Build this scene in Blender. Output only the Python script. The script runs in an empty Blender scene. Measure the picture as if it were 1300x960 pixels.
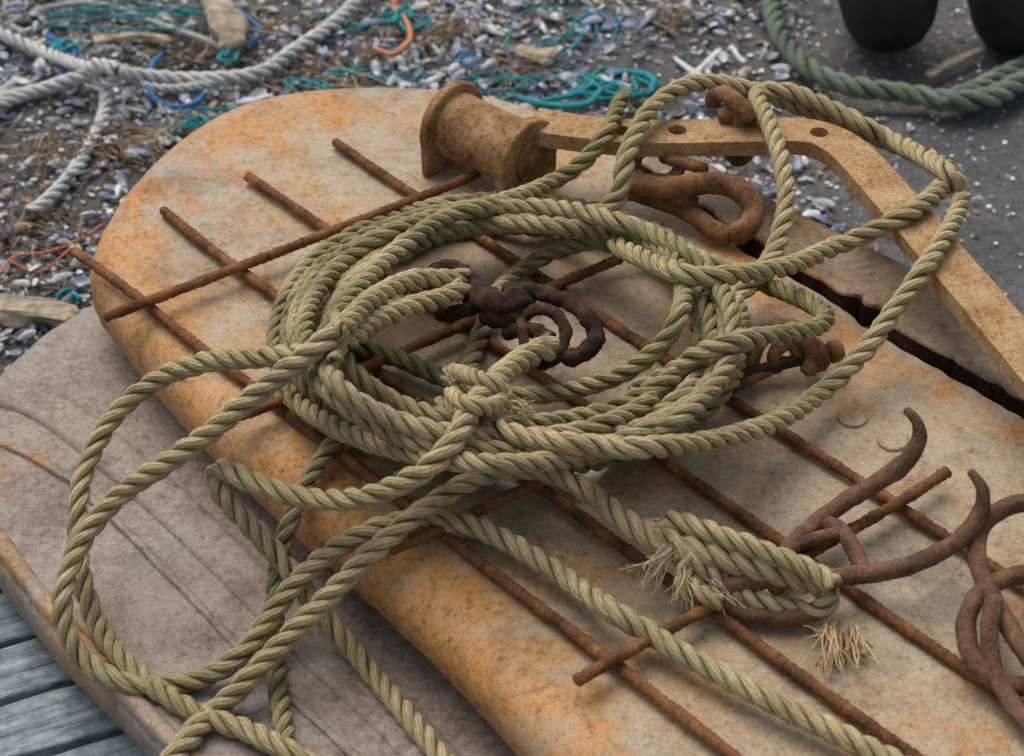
import bpy, math, random, bmesh
import numpy as np
from mathutils import Vector
random.seed(7); rng=np.random.default_rng(7)
scene=bpy.context.scene
# ------------------------------------------------------------------ survey frame
ZB=0.32; CAMY=-1.837; CAMZ=ZB+1.384; PITCH=math.radians(37.0); F=2888.9
Z2=0.22
cp,sp=math.cos(PITCH),math.sin(PITCH)
def P(u,v,z):
    u=np.asarray(u,float);v=np.asarray(v,float);z=np.asarray(z,float)
    s=480-v
    dx=u-650; dy=F*cp+s*sp; dz=-F*sp+s*cp
    t=(z-CAMZ)/dz
    return np.stack([t*dx, t*dy+CAMY, z+0*t],-1)
# ------------------------------------------------------------------ node helpers
def new_mat(name,rough=0.8,spec=0.3):
    m=bpy.data.materials.new(name); m.use_nodes=True
    nt=m.node_tree; b=nt.nodes['Principled BSDF']
    b.inputs['Roughness'].default_value=rough
    b.inputs['Specular IOR Level'].default_value=spec
    return m,nt,b
def nd(nt,t,ins=None,**kw):
    n=nt.nodes.new(t)
    for k,v in kw.items(): setattr(n,k,v)
    if ins:
        for k,v in ins.items():
            if isinstance(v,bpy.types.NodeSocket): nt.links.new(v,n.inputs[k])
            else: n.inputs[k].default_value=v
    return n
def coord(nt): return nd(nt,'ShaderNodeTexCoord').outputs['Object']
def noise(nt,vec,scale,detail=6,rough=0.6,dist=0.0):
    return nd(nt,'ShaderNodeTexNoise',{'Vector':vec,'Scale':scale,'Detail':detail,'Roughness':rough,'Distortion':dist}).outputs['Fac']
def ramp(nt,fac,stops):
    r=nd(nt,'ShaderNodeValToRGB',{'Fac':fac}); e=r.color_ramp.elements
    while len(e)<len(stops): e.new(0.5)
    for el,(p,c) in zip(e,stops):
        el.position=p; el.color=(c,c,c,1) if not isinstance(c,tuple) else (*c,1)
    return r.outputs['Color']
def mix(nt,f,a,b,mode='MIX'):
    n=nd(nt,'ShaderNodeMix',data_type='RGBA',blend_type=mode)
    for i,v in ((0,f),(6,a),(7,b)):
        if isinstance(v,bpy.types.NodeSocket): nt.links.new(v,n.inputs[i])
        else: n.inputs[i].default_value=(*v,1) if isinstance(v,tuple) else v
    return n.outputs[2]
def math_(nt,op,a,b=0.0,c=None):
    n=nd(nt,'ShaderNodeMath',operation=op)
    for i,v in enumerate([a,b]+([c] if c is not None else [])):
        if isinstance(v,bpy.types.NodeSocket): nt.links.new(v,n.inputs[i])
        else: n.inputs[i].default_value=v
    return n.outputs[0]
def bump(nt,b,h,strength,dist,prev=None):
    n=nd(nt,'ShaderNodeBump',{'Height':h,'Strength':strength,'Distance':dist})
    if prev is not None: nt.links.new(prev,n.inputs['Normal'])
    nt.links.new(n.outputs[0],b.inputs['Normal']); return n.outputs[0]
def link(nt,a,b): nt.links.new(a,b)

def rust_mat(name,dark,mid,bright,sc=1.0,lo=0.38,hi=0.66,bs=0.8,rough=0.85,pit=0.0):
    m,nt,b=new_mat(name,rough,0.25)
    c=coord(nt)
    n1=noise(nt,c,28*sc,4,0.65,0.4); n2=noise(nt,c,160*sc,4,0.7); n3=noise(nt,c,700*sc,2,0.7)
    f=math_(nt,'ADD',math_(nt,'MULTIPLY',n1,0.55),math_(nt,'ADD',math_(nt,'MULTIPLY',n2,0.3),math_(nt,'MULTIPLY',n3,0.15)))
    col=ramp(nt,f,[(lo,dark),((lo+hi)/2,mid),(hi,bright)])
    sp_=ramp(nt,n3,[(0.36,0.4),(0.48,1.0)])
    col=mix(nt,0.9,col,sp_,'MULTIPLY')
    if pit: col=mix(nt,pit,col,ramp(nt,n2,[(0.34,0.35),(0.47,1.0)]),'MULTIPLY')
    link(nt,col,b.inputs['Base Color'])
    h=math_(nt,'ADD',n2,math_(nt,'MULTIPLY',n3,0.35))
    bump(nt,b,h,bs,0.0024)
    return m
M_rebar=rust_mat('rust_rebar',(0.07,0.030,0.016),(0.21,0.085,0.033),(0.38,0.17,0.065))
M_dark=rust_mat('rust_dark_and_gap_shade',(0.014,0.009,0.008),(0.045,0.022,0.015),(0.16,0.07,0.034),bs=1.0)
M_shk=rust_mat('rust_shackle',(0.09,0.04,0.018),(0.25,0.12,0.052),(0.40,0.23,0.11))
M_hook=rust_mat('rust_hook',(0.07,0.037,0.023),(0.18,0.092,0.052),(0.30,0.165,0.09))
M_brk=rust_mat('rust_bracket',(0.22,0.11,0.045),(0.42,0.24,0.105),(0.50,0.35,0.20),lo=0.34,hi=0.62,bs=0.55,pit=0.5)
M_spool=rust_mat('rust_spool',(0.14,0.065,0.025),(0.33,0.17,0.07),(0.47,0.31,0.17),lo=0.37,hi=0.62,bs=0.65,pit=0.5)

def plate_mat(name,grey,tan,orange,brown,orange_amt,pale=(0.47,0.40,0.30)):
    m,nt,b=new_mat(name,0.68,0.4)
    c=coord(nt)
    rot=nd(nt,'ShaderNodeMapping',{'Vector':c,'Rotation':(0,0,math.radians(48)),'Scale':(1,1.6,1)}).outputs[0]
    lo=noise(nt,rot,4.5,4,0.6,0.6); mid=noise(nt,c,16,7,0.72,0.2); fine=noise(nt,c,115,5,0.75); vf=noise(nt,c,520,2,0.7)
    edge=nd(nt,'ShaderNodeAttribute',attribute_name='edge').outputs['Fac']
    col=mix(nt,ramp(nt,lo,[(0.38,0.0),(0.6,1.0)]),grey,tan)
    col=mix(nt,ramp(nt,mid,[(0.42,0.0),(0.62,0.8)]),col,brown)
    ws=ramp(nt,fine,[(0.47,0.0),(0.64,0.6)])
    col=mix(nt,ws,col,pale)
    of=math_(nt,'ADD',math_(nt,'ADD',math_(nt,'MULTIPLY',mid,0.6),math_(nt,'MULTIPLY',lo,0.45)),math_(nt,'MULTIPLY',edge,0.19))
    of=math_(nt,'ADD',of,math_(nt,'MULTIPLY',fine,0.30))
    om=ramp(nt,of,[(orange_amt,0.0),(orange_amt+0.14,0.85)])
    col=mix(nt,om,col,orange)
    # browner iron oxide speckle in the orange
    col=mix(nt,math_(nt,'MULTIPLY',om,ramp(nt,fine,[(0.40,0.7),(0.52,0.0)])),col,tuple(x*0.45 for x in orange))
    pits=ramp(nt,vf,[(0.34,0.3),(0.47,1.0)])
    col=mix(nt,0.75,col,pits,'MULTIPLY')
    dk=ramp(nt,fine,[(0.31,0.35),(0.43,1.0)])
    col=mix(nt,0.9,col,dk,'MULTIPLY')
    gr=ramp(nt,noise(nt,c,9,7,0.8,0.4),[(0.50,1.0),(0.66,0.52)])
    col=mix(nt,0.9,col,gr,'MULTIPLY')
    link(nt,col,b.inputs['Base Color'])
    link(nt,ramp(nt,mid,[(0.3,0.42),(0.7,0.78)]),b.inputs['Roughness'])
    h=math_(nt,'ADD',math_(nt,'MULTIPLY',mid,0.45),math_(nt,'ADD',math_(nt,'MULTIPLY',fine,0.22),math_(nt,'MULTIPLY',vf,0.07)))
    bump(nt,b,h,0.45,0.006)
    return m
M_door=plate_mat('weathered_steel',(0.38,0.31,0.21),(0.45,0.315,0.175),(0.56,0.25,0.06),(0.34,0.20,0.10),0.71)
M_door2=plate_mat('weathered_steel_grey',(0.27,0.235,0.205),(0.32,0.24,0.185),(0.50,0.24,0.06),(0.20,0.135,0.105),0.85,(0.40,0.35,0.29))
M_strip=plate_mat('steel_strip',(0.27,0.19,0.115),(0.33,0.215,0.12),(0.45,0.20,0.05),(0.17,0.10,0.06),0.78,(0.38,0.29,0.19))

def rope_mat(name,c1,c2,c3,green=0.5,dirt=0.5,tone=(0.40,0.62)):
    m,nt,b=new_mat(name,0.92,0.12)
    uv=nd(nt,'ShaderNodeUVMap',uv_map='ruv').outputs[0]
    s=nd(nt,'ShaderNodeSeparateXYZ',{'Vector':uv}); U,S=s.outputs[0],s.outputs[1]
    c=coord(nt)
    ph=math_(nt,'ADD',math_(nt,'MULTIPLY',U,7.0),math_(nt,'MULTIPLY',S,95.0))
    wob=noise(nt,c,110,2,0.6)
    yarn=math_(nt,'SINE',math_(nt,'MULTIPLY',math_(nt,'ADD',ph,math_(nt,'MULTIPLY',wob,1.2)),6.2832))
    cv=nd(nt,'ShaderNodeCombineXYZ',{'X':math_(nt,'MULTIPLY',ph,4.0),'Y':math_(nt,'MULTIPLY',S,110.0),'Z':wob}).outputs[0]
    fib=noise(nt,cv,1.0,3,0.75)
    lo=noise(nt,c,6,3,0.6); mi=noise(nt,c,38,5,0.75)
    col=mix(nt,ramp(nt,mi,[(0.35,0.0),(0.65,1.0)]),c1,c2)
    gm=math_(nt,'MULTIPLY',ramp(nt,lo,[(tone[0],0.0),(tone[1],green)]),ramp(nt,mi,[(0.35,0.45),(0.6,1.0)]))
    col=mix(nt,gm,col,c3)
    col=mix(nt,dirt,col,ramp(nt,noise(nt,c,15,4,0.7),[(0.36,0.5),(0.58,1.05)]),'MULTIPLY')
    col=mix(nt,1.0,col,ramp(nt,fib,[(0.28,0.48),(0.58,1.12)]),'MULTIPLY')
    col=mix(nt,0.4,col,ramp(nt,yarn,[(0.0,0.5),(0.5,1.0)]),'MULTIPLY')
    cr=nd(nt,'ShaderNodeAttribute',attribute_name='groove_dark').outputs['Fac']
    col=mix(nt,math_(nt,'MULTIPLY',cr,0.85),col,(0.065,0.045,0.02))  # darker brown towards the inner side of each strand
    link(nt,col,b.inputs['Base Color'])
    h=math_(nt,'ADD',math_(nt,'MULTIPLY',yarn,0.3),fib)
    bump(nt,b,h,0.75,0.0014)
    return m
M_rope=rope_mat('rope_dry',(0.52,0.39,0.20),(0.66,0.53,0.31),(0.40,0.36,0.17),0.6)
M_ropeg=rope_mat('rope_mossy',(0.45,0.345,0.19),(0.60,0.49,0.29),(0.25,0.25,0.095),0.85,0.75,(0.38,0.58))
M_ropew=rope_mat('rope_white',(0.72,0.72,0.69),(0.86,0.86,0.83),(0.60,0.62,0.60),0.5,0.3)
M_ropet=rope_mat('rope_green_grey',(0.21,0.26,0.20),(0.31,0.35,0.27),(0.15,0.21,0.15),0.8)
def flat_mat(name,c1,c2,sc=60,rough=0.8,bd=0.001):
    m,nt,b=new_mat(name,rough,0.3); c=coord(nt); n=noise(nt,c,sc,4,0.7)
    link(nt,ramp(nt,n,[(0.35,c1),(0.65,c2)]),b.inputs['Base Color']); bump(nt,b,n,0.6,bd); return m
M_teal=flat_mat('teal_cord',(0.0,0.15,0.18),(0.04,0.36,0.38),300,0.7)
M_blue=flat_mat('blue_cord',(0.01,0.08,0.25),(0.05,0.22,0.43),300,0.7)
M_orange=flat_mat('orange_cord',(0.45,0.12,0.05),(0.65,0.26,0.12),300,0.6)
M_rubber=flat_mat('black_rubber',(0.010,0.010,0.011),(0.025,0.024,0.024),60,0.6)
def straw_mat(name,c1,c2):
    m,nt,b=new_mat(name,0.85,0.2); c=coord(nt); n=noise(nt,c,200,2,0.6)
    link(nt,ramp(nt,n,[(0.35,c1),(0.65,c2)]),b.inputs['Base Color']); return m
M_fib=straw_mat('rope_fibre',(0.48,0.37,0.21),(0.66,0.54,0.35))
M_raf=straw_mat('raffia_fibre',(0.55,0.36,0.17),(0.70,0.53,0.31))
def vcol_mat(name,rough=0.5):
    m,nt,b=new_mat(name,rough,0.4)
    a=nd(nt,'ShaderNodeAttribute',attribute_name='Col').outputs['Color']
    n=noise(nt,coord(nt),220,3,0.7)
    link(nt,mix(nt,0.8,a,ramp(nt,n,[(0.3,0.6),(0.6,1.1)]),'MULTIPLY'),b.inputs['Base Color']); return m
M_shell=vcol_mat('shell_surface',0.5); M_twig=vcol_mat('twig_surface',0.9)
def wood_mat(name,a,bb,rot=0):
    m,nt,b=new_mat(name,0.85,0.2); c=coord(nt)
    mp=nd(nt,'ShaderNodeMapping',{'Vector':c,'Rotation':(0,0,rot),'Scale':(6,70,20)}).outputs[0]
    n=noise(nt,mp,1.6,7,0.75,0.6); n2=noise(nt,c,45,5,0.7)
    col=ramp(nt,n,[(0.33,tuple(x*0.3 for x in a)),(0.43,a),(0.65,bb)])
    col=mix(nt,0.9,col,ramp(nt,n2,[(0.35,0.45),(0.6,1.1)]),'MULTIPLY')
    link(nt,col,b.inputs['Base Color']); bump(nt,b,n,0.9,0.004); return m
M_plank=wood_mat('weathered_plank',(0.23,0.28,0.31),(0.45,0.49,0.51))
M_drift=wood_mat('driftwood',(0.38,0.30,0.21),(0.60,0.50,0.37),0.3)
m,nt,b=new_mat('beach_sand',0.9,0.2); c=coord(nt)
n1=noise(nt,c,3.5,4,0.65); n2=noise(nt,c,60,5,0.7); n3=noise(nt,c,420,2,0.75)
col=ramp(nt,n1,[(0.35,(0.09,0.092,0.09)),(0.65,(0.15,0.145,0.135))])
col=mix(nt,0.8,col,ramp(nt,n2,[(0.3,0.5),(0.65,1.25)]),'MULTIPLY')
col=mix(nt,ramp(nt,n3,[(0.58,0.0),(0.66,0.7)]),col,(0.38,0.39,0.42))
link(nt,col,b.inputs['Base Color']); bump(nt,b,math_(nt,'ADD',n2,math_(nt,'MULTIPLY',n3,0.25)),0.8,0.012)
M_sand=m
# ------------------------------------------------------------------ mesh helpers
def make_mesh(name,V,Fs,mat,parent=None,smooth=True,uv=None,attrs=None,col=None):
    me=bpy.data.meshes.new(name)
    V=np.asarray(V,float)
    me.from_pydata(V.tolist(),[],[list(map(int,f)) for f in Fs]); 
    if smooth: me.polygons.foreach_set('use_smooth',[True]*len(me.polygons))
    if uv is not None:
        l=me.uv_layers.new(name='ruv'); vi=np.empty(len(me.loops),dtype=np.int32); me.loops.foreach_get('vertex_index',vi)
        l.data.foreach_set('uv',np.asarray(uv,dtype=np.float32)[vi].ravel())
    if attrs:
        for k,a in attrs.items():
            at=me.attributes.new(k,'FLOAT','POINT'); at.data.foreach_set('value',np.asarray(a,dtype=np.float32))
    if col is not None:
        at=me.attributes.new('Col','FLOAT_COLOR','POINT')
        cc=np.ones((len(V),4),dtype=np.float32); cc[:,:3]=col; at.data.foreach_set('color',cc.ravel())
    me.materials.append(mat); me.update()
    o=bpy.data.objects.new(name,me); scene.collection.objects.link(o)
    if parent: o.parent=parent
    return o
def empty(name):
    o=bpy.data.objects.new(name,None); scene.collection.objects.link(o); o.empty_display_size=0.1; return o
def catmull(W,sub=16,closed=False):
    W=np.asarray(W,float)
    if closed: Q=np.vstack([W[-1],W,W[0],W[1]])
    else: Q=np.vstack([2*W[0]-W[1],W,2*W[-1]-W[-2]])
    out=[]
    for i in range(1,len(Q)-2):
        t=np.linspace(0,1,sub,endpoint=False)[:,None]
        p0,p1,p2,p3=Q[i-1],Q[i],Q[i+1],Q[i+2]
        out.append(0.5*((2*p1)+(-p0+p2)*t+(2*p0-5*p1+4*p2-p3)*t**2+(-p0+3*p1-3*p2+p3)*t**3))
    out=np.vstack(out)
    if not closed: out=np.vstack([out,W[-1]])
    return out
def arclen(C): return np.concatenate([[0],np.cumsum(np.linalg.norm(np.diff(C[:,:3],axis=0),axis=1))])
def resample(C,ds):
    s=arclen(C); n=max(4,int(s[-1]/ds)); t=np.linspace(0,s[-1],n)
    return np.stack([np.interp(t,s,C[:,k]) for k in range(C.shape[1])],-1)
def gsmooth(a,sig):
    if sig<0.5: return a
    r=int(3*sig)+1; k=np.exp(-0.5*(np.arange(-r,r+1)/sig)**2); k/=k.sum()
    if a.ndim==1: return np.convolve(np.pad(a,r,mode='edge'),k,'valid')
    return np.stack([gsmooth(a[:,i],sig) for i in range(a.shape[1])],-1)
def frames(C):
    T=np.gradient(C,axis=0); T/=np.linalg.norm(T,axis=1)[:,None]+1e-12
    N=np.zeros_like(C); a=np.array([0,0,1.0]) if abs(T[0,2])<0.9 else np.array([1.0,0,0])
    n=a-T[0]*a.dot(T[0]); N[0]=n/np.linalg.norm(n)
    for i in range(1,len(C)):
        n=N[i-1]-T[i]*N[i-1].dot(T[i]); N[i]=n/(np.linalg.norm(n)+1e-12)
    return T,N,np.cross(T,N)
def grid_faces(n,m,off=0,wrap=False):
    i=np.arange(n-1)[:,None]; mm=m if wrap else m-1
    j=np.arange(mm)[None,:]; j2=(j+1)%m
    return (np.stack([i*m+j,i*m+j2,(i+1)*m+j2,(i+1)*m+j],-1)+off).reshape(-1,4)
def tube_geo(C,R,sides=12,lump=0.0,off=0):
    T,N,B=frames(C); n=len(C); R=np.broadcast_to(np.asarray(R,float),(n,)).copy()
    th=np.linspace(0,2*np.pi,sides,endpoint=False)
    rr=R[:,None]*np.ones((1,sides))
    if lump: rr=rr*(1+lump*gsmooth(rng.normal(size=(n,sides)),1.0)*1.6)
    V=C[:,None,:]+rr[...,None]*(np.cos(th)[None,:,None]*N[:,None,:]+np.sin(th)[None,:,None]*B[:,None,:])
    V=V.reshape(-1,3); Fs=grid_faces(n,sides,off,True).tolist()
    V=np.vstack([V,C[0]-T[0]*R[0]*0.5,C[-1]+T[-1]*R[-1]*0.5]); a=off+n*sides
    for j in range(sides):
        Fs.append([off+(j+1)%sides,off+j,a]); k=off+(n-1)*sides; Fs.append([k+j,k+(j+1)%sides,a+1])
    return V,Fs
def tube(name,W,R,mat,parent=None,sides=14,lump=0.04,ds=0.004,world=False,closed=False,taper=False,z0=ZB):
    W=np.asarray(W,float); C=catmull(W,16,closed)
    if not world: C=P(C[:,0],C[:,1],z0+C[:,2])
    C=resample(C,ds); Rr=np.full(len(C),R,float)
    if taper:
        k=max(3,int(0.05/ds)); k=min(k,len(C)-1); Rr[-k:]*=np.linspace(1,0.45,k)
    else:
        Rr[0]*=0.85; Rr[-1]*=0.85
    V,Fs=tube_geo(C,Rr,sides,lump)
    return make_mesh(name,V,Fs,mat,parent)
# ------------------------------------------------------------------ rope engine
OBX=np.zeros((0,4))
def add_obs(C,r):
    global OBX
    OBX=np.vstack([OBX,np.column_stack([C,np.full(len(C),r)])])
def lay(W,R,iters=4,k=0.55,self_gap=0.09,squash=0.86,sig=0.009,raw=None,free0=0.0,free1=0.0):
    D=catmull(W,14) if raw is None else raw
    ds=0.004
    C=P(D[:,0],D[:,1],ZB+D[:,2]); s=arclen(C); n=int(s[-1]/ds); t=np.linspace(0,s[-1],n)
    u=np.interp(t,s,D[:,0]);v=np.interp(t,s,D[:,1]);h0=np.interp(t,s,D[:,2]); h=h0.copy()
    fm=(t<free0)|(t>s[-1]-free1)
    for it in range(iters):
        C=P(u,v,ZB+h); req=ZB+h0.copy()
        if len(OBX):
            for a in range(0,n,400):
                A=C[a:a+400]
                d2=(A[:,None,0]-OBX[None,:,0])**2+(A[:,None,1]-OBX[None,:,1])**2
                md=((OBX[:,3]+R)*squash)[None,:]
                zz=np.where(d2<md**2,OBX[None,:,2]+np.sqrt(np.maximum(md**2-d2,0)),-9)
                req[a:a+400]=np.maximum(req[a:a+400],zz.max(1))
        g=int(self_gap/ds)
        if n>g*2:
            for a in range(g,n,400):
                e=min(n,a+400); A=C[a:e]; lim=e-g
                if lim<1: continue
                Bp=C[:lim]
                d2=(A[:,None,0]-Bp[None,:,0])**2+(A[:,None,1]-Bp[None,:,1])**2
                md=2*R*squash
                ok=(d2<md**2)&(np.arange(lim)[None,:]<(np.arange(a,e)-g)[:,None])
                zz=np.where(ok,Bp[None,:,2]+np.sqrt(np.maximum(md**2-d2,0)),-9)
                req[a:e]=np.maximum(req[a:e],zz.max(1))
        req=np.where(fm,ZB+h0,req)
        z=req.copy()
        for i in range(1,n): z[i]=max(z[i],z[i-1]-k*ds)
        for i in range(n-2,-1,-1): z[i]=max(z[i],z[i+1]-k*ds)
        z=gsmooth(z,sig/ds); h=z-ZB
    C=P(u,v,ZB+h); C=gsmooth(C,1.5)
    add_obs(C[~fm] if fm.any() else C,R)
    return C
HAIRS=[]
def rope_mesh(name,C,R,mat,parent,lay_f=2.9,sides=10,strands=3,Rprof=None,hair=420):
    s0=arclen(C); C=resample(C,0.003); n=len(C); s=arclen(C)
    T,N,B=frames(C); L=lay_f*2*R
    Rv=np.full(n,R) if Rprof is None else np.interp(s/s[-1],Rprof[0],Rprof[1])*R
    Rv=Rv*(1+gsmooth(rng.normal(size=n),12)*0.16)
    jit=gsmooth(rng.normal(size=n),14)*0.9
    phase=2*np.pi*s/L+jit*0.8+random.random()*6
    offk,radk=(0.52,0.50) if strands==3 else (0.60,0.43)
    V=[];Fs=[];UV=[];G=[];off=0
    for k in range(strands):
        ph=phase+2*np.pi*k/strands+gsmooth(rng.normal(size=n),9)*0.5
        O=np.cos(ph)[:,None]*N+np.sin(ph)[:,None]*B
        wob=1+gsmooth(rng.normal(size=n),5)*0.18
        S=C+O*(Rv*offk*wob)[:,None]
        t=np.gradient(S,axis=0); t/=np.linalg.norm(t,axis=1)[:,None]
        e1=O-t*(O*t).sum(1)[:,None]; e1/=np.linalg.norm(e1,axis=1)[:,None]; e2=np.cross(t,e1)
        th=np.linspace(np.pi,3*np.pi,sides+1)
        rs=Rv*radk*(1+gsmooth(rng.normal(size=n),3)*0.12)
        X=S[:,None,:]+rs[:,None,None]*(np.cos(th)[None,:,None]*e1[:,None,:]+np.sin(th)[None,:,None]*e2[:,None,:])
        V.append(X.reshape(-1,3)); Fs.append(grid_faces(n,sides+1,off)); off+=n*(sides+1)
        ss=arclen(S)+k*0.37
        UV.append(np.stack(np.broadcast_arrays((th/(2*np.pi))[None,:],ss[:,None]),-1).reshape(-1,2))
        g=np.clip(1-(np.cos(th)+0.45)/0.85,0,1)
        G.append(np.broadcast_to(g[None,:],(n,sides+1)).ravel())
    V=np.vstack(V);Fs=np.vstack(Fs).tolist();UV=np.vstack(UV);G=np.concatenate(G)
    for k in range(strands):
        base=k*n*(sides+1)
        Fs.append([base+j for j in range(sides)][::-1]); Fs.append([base+(n-1)*(sides+1)+j for j in range(sides)])
    o=make_mesh(name,V,Fs,mat,parent,True,UV,{'groove_dark':G})
    m=int(hair*s[-1])
    for _ in range(m):
        i=random.randrange(2,n-2); a=random.random()*6.283
        d=math.cos(a)*N[i]+math.sin(a)*B[i]
        HAIRS.append((C[i]+d*Rv[i]*0.93,d,T[i]*random.choice([-1,1])))
    return o
def fibres(name,items,mat,parent,rad=0.00028,seg=5,curlk=0.22):
    V=[];Fs=[];off=0
    for (p,d,t,L) in items:
        c=np.array(p,float); dirn=np.array(t,float)*random.uniform(0.4,1.0)+np.array(d,float)*random.uniform(0.2,0.9)+rng.normal(size=3)*0.25
        dirn/=np.linalg.norm(dirn); pts=[c.copy()]
        curl=rng.normal(size=3)*curlk
        for q in range(seg):
            c=c+dirn*L/seg; pts.append(c.copy()); dirn=dirn+curl+rng.normal(size=3)*0.12-np.array([0,0,0.10]); dirn/=np.linalg.norm(dirn)
        pts=np.array(pts); a=np.cross(dirn,[0.3,0.5,0.8]); a/=np.linalg.norm(a); b2=np.cross(dirn,a)
        w=rad*random.uniform(.6,1.4)*np.linspace(1,0.5,seg+1)[:,None,None]
        ring=np.stack([a,-0.5*a+0.87*b2,-0.5*a-0.87*b2])[None]
        V.append((pts[:,None,:]+w*ring).reshape(-1,3)); Fs.append(grid_faces(seg+1,3,off,True)); off+=3*(seg+1)
    return make_mesh(name,np.vstack(V),np.vstack(Fs).tolist(),mat,parent)
# ------------------------------------------------------------------ trawl doors
def door(outline,z,mat,thick=0.06,dent=0.003,parent=None,part='plate'):
    W=np.asarray(outline,float); pts=P(W[:,0],W[:,1],z); R=W[:,2]
    D=catmull(np.column_stack([pts[:,:2],R]),14,True)
    D=resample(np.vstack([D,D[:1]]),0.006)[:-1]; n=len(D)
    xy=D[:,:2]; rr=np.maximum(D[:,2],0.002)
    t=np.roll(xy,-1,0)-np.roll(xy,1,0); t/=np.linalg.norm(t,axis=1)[:,None]
    nin=np.stack([-t[:,1],t[:,0]],-1)
    area=0.5*np.sum(xy[:,0]*np.roll(xy[:,1],-1)-np.roll(xy[:,0],-1)*xy[:,1])
    if area<0: nin=-nin
    xy=xy+nin*((gsmooth(rng.normal(size=n),1.6)*0.0010)+(rr<0.0035)*gsmooth(rng.normal(size=n),1.0)*0.0025)[:,None]
    cen=xy.mean(0); rings=[];E=[]
    rings.append(np.column_stack([cen+(xy-cen)*0.8,np.full(n,z-thick)])); E.append(np.ones(n))
    rings.append(np.column_stack([xy+nin*0.01,np.full(n,z-thick)])); E.append(np.ones(n))
    rings.append(np.column_stack([xy+nin*0.001,z-thick+0.006+0*rr])); E.append(np.ones(n))
    for a in np.linspace(0,np.pi/2,9):
        r=rr*(1-np.cos(a)) ; zz=z-rr+rr*np.sin(a)
        rings.append(np.column_stack([xy+nin*(r*1.25)[:,None],zz])); E.append(np.full(n,1.0-0.3*a/1.57)*np.clip(rr/0.02,0.2,1))
    inner=rings[-1][:,:2]
    for f,e in ((0.97,0.65),(0.93,0.5),(0.88,0.35),(0.8,0.2),(0.7,0.08),(0.6,0),(0.5,0),(0.4,0),(0.3,0),(0.2,0),(0.1,0),(0.02,0)):
        q=cen+(inner-cen)*f
        rings.append(np.column_stack([q,np.full(n,z)])); E.append(np.full(n,float(e)))
    V=np.vstack(rings); nt_=len(rings)
    x,y=V[:,0],V[:,1]
    V[:,2]+=dent*(np.sin(x*7+1)*np.cos(y*6-0.5)+0.5*np.sin(x*17+y*11))*0.6
    Fs=grid_faces(nt_,n,0,True).tolist(); Fs.append([ (nt_-1)*n+j for j in range(n)])
    return make_mesh(part,V,Fs,mat,parent,True,None,{'edge':np.concatenate(E)})
OUT1=[(118,352,.030),(112,320,.028),(128,280,.026),(165,225,.024),(225,170,.02),(300,130,.018),(400,110,.015),(520,106,.012),(620,118,.008),(730,160,.003),
 (819,226,.002),(884,273,.002),(942,317,.002),(1037,372,.002),(1128,431,.002),(1295,528,.002),(1496,641,.004),(1750,800,.02),(1850,1000,.03),(1650,1300,.03),
 (1300,1450,.03),(1000,1280,.03),(820,1075,.032),(700,950,.034),(608,850,.034),(520,762,.034),(430,682,.034),(340,600,.033),(250,515,.032),(160,410,.031)]
DOOR=empty('trawl_door')
door(OUT1,ZB,M_door,parent=DOOR)
OUT2=[(300,280,.02),(200,330,.02),(115,378,.018),(55,415,.018),(0,463,.018),(-50,530,.018),(-62,595,.018),(-38,660,.018),(12,732,.018),(72,808,.018),(160,900,.018),(260,1005,.018),
 (410,1140,.02),(640,1310,.02),(900,1380,.02),(1100,1250,.02),(1100,900,.02),(800,600,.02),(500,380,.02)]
DOOR2=empty('trawl_door.001')
door(OUT2,Z2,M_door2,thick=0.05,parent=DOOR2)
def ribbon(name,W,z,w,hgt,mat,parent,e=0.3,var=1.0):
    W=np.asarray(W,float); C=resample(catmull(P(W[:,0],W[:,1],z),14),0.004)
    t=np.gradient(C,axis=0); t/=np.linalg.norm(t,axis=1)[:,None]; nn=np.stack([-t[:,1],t[:,0],0*t[:,0]],-1)
    prof=[(-1,-0.004),(-0.92,hgt*0.6),(-0.6,hgt*0.95),(0,hgt),(0.6,hgt*0.95),(0.92,hgt*0.6),(1,-0.004)]
    V=[]; wv=w*(1+gsmooth(rng.normal(size=len(C)),2)*0.25*var)[:,None]; hv=1+gsmooth(rng.normal(size=len(C)),1.5)*0.5*var
    for a,b_ in prof:
        q=C+nn*(a*wv); q[:,2]+=b_*hv; V.append(q)
    V=np.stack(V,1).reshape(-1,3)
    return make_mesh(name,V,grid_faces(len(C),len(prof)).tolist(),mat,parent,True,None,{'edge':np.full(len(V),e)})
ribbon('weld_seam',[(-40,545),(60,590),(140,655),(230,745),(330,850),(450,960),(560,1080)],Z2+0.001,0.0045,0.0028,M_door2,DOOR2,.8)
ribbon('doubler_strip',[(-30,490),(60,515),(170,598),(280,700),(400,820),(520,930),(650,1080)],Z2+0.0015,0.024,0.0022,M_door2,DOOR2,.3,0.0)
ribbon('edge_lip',[(-45,610),(-12,668),(42,745),(100,812),(180,900),(275,995),(420,1125)],Z2+0.001,0.009,0.006,M_door2,DOOR2,1.4,.5)
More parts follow.
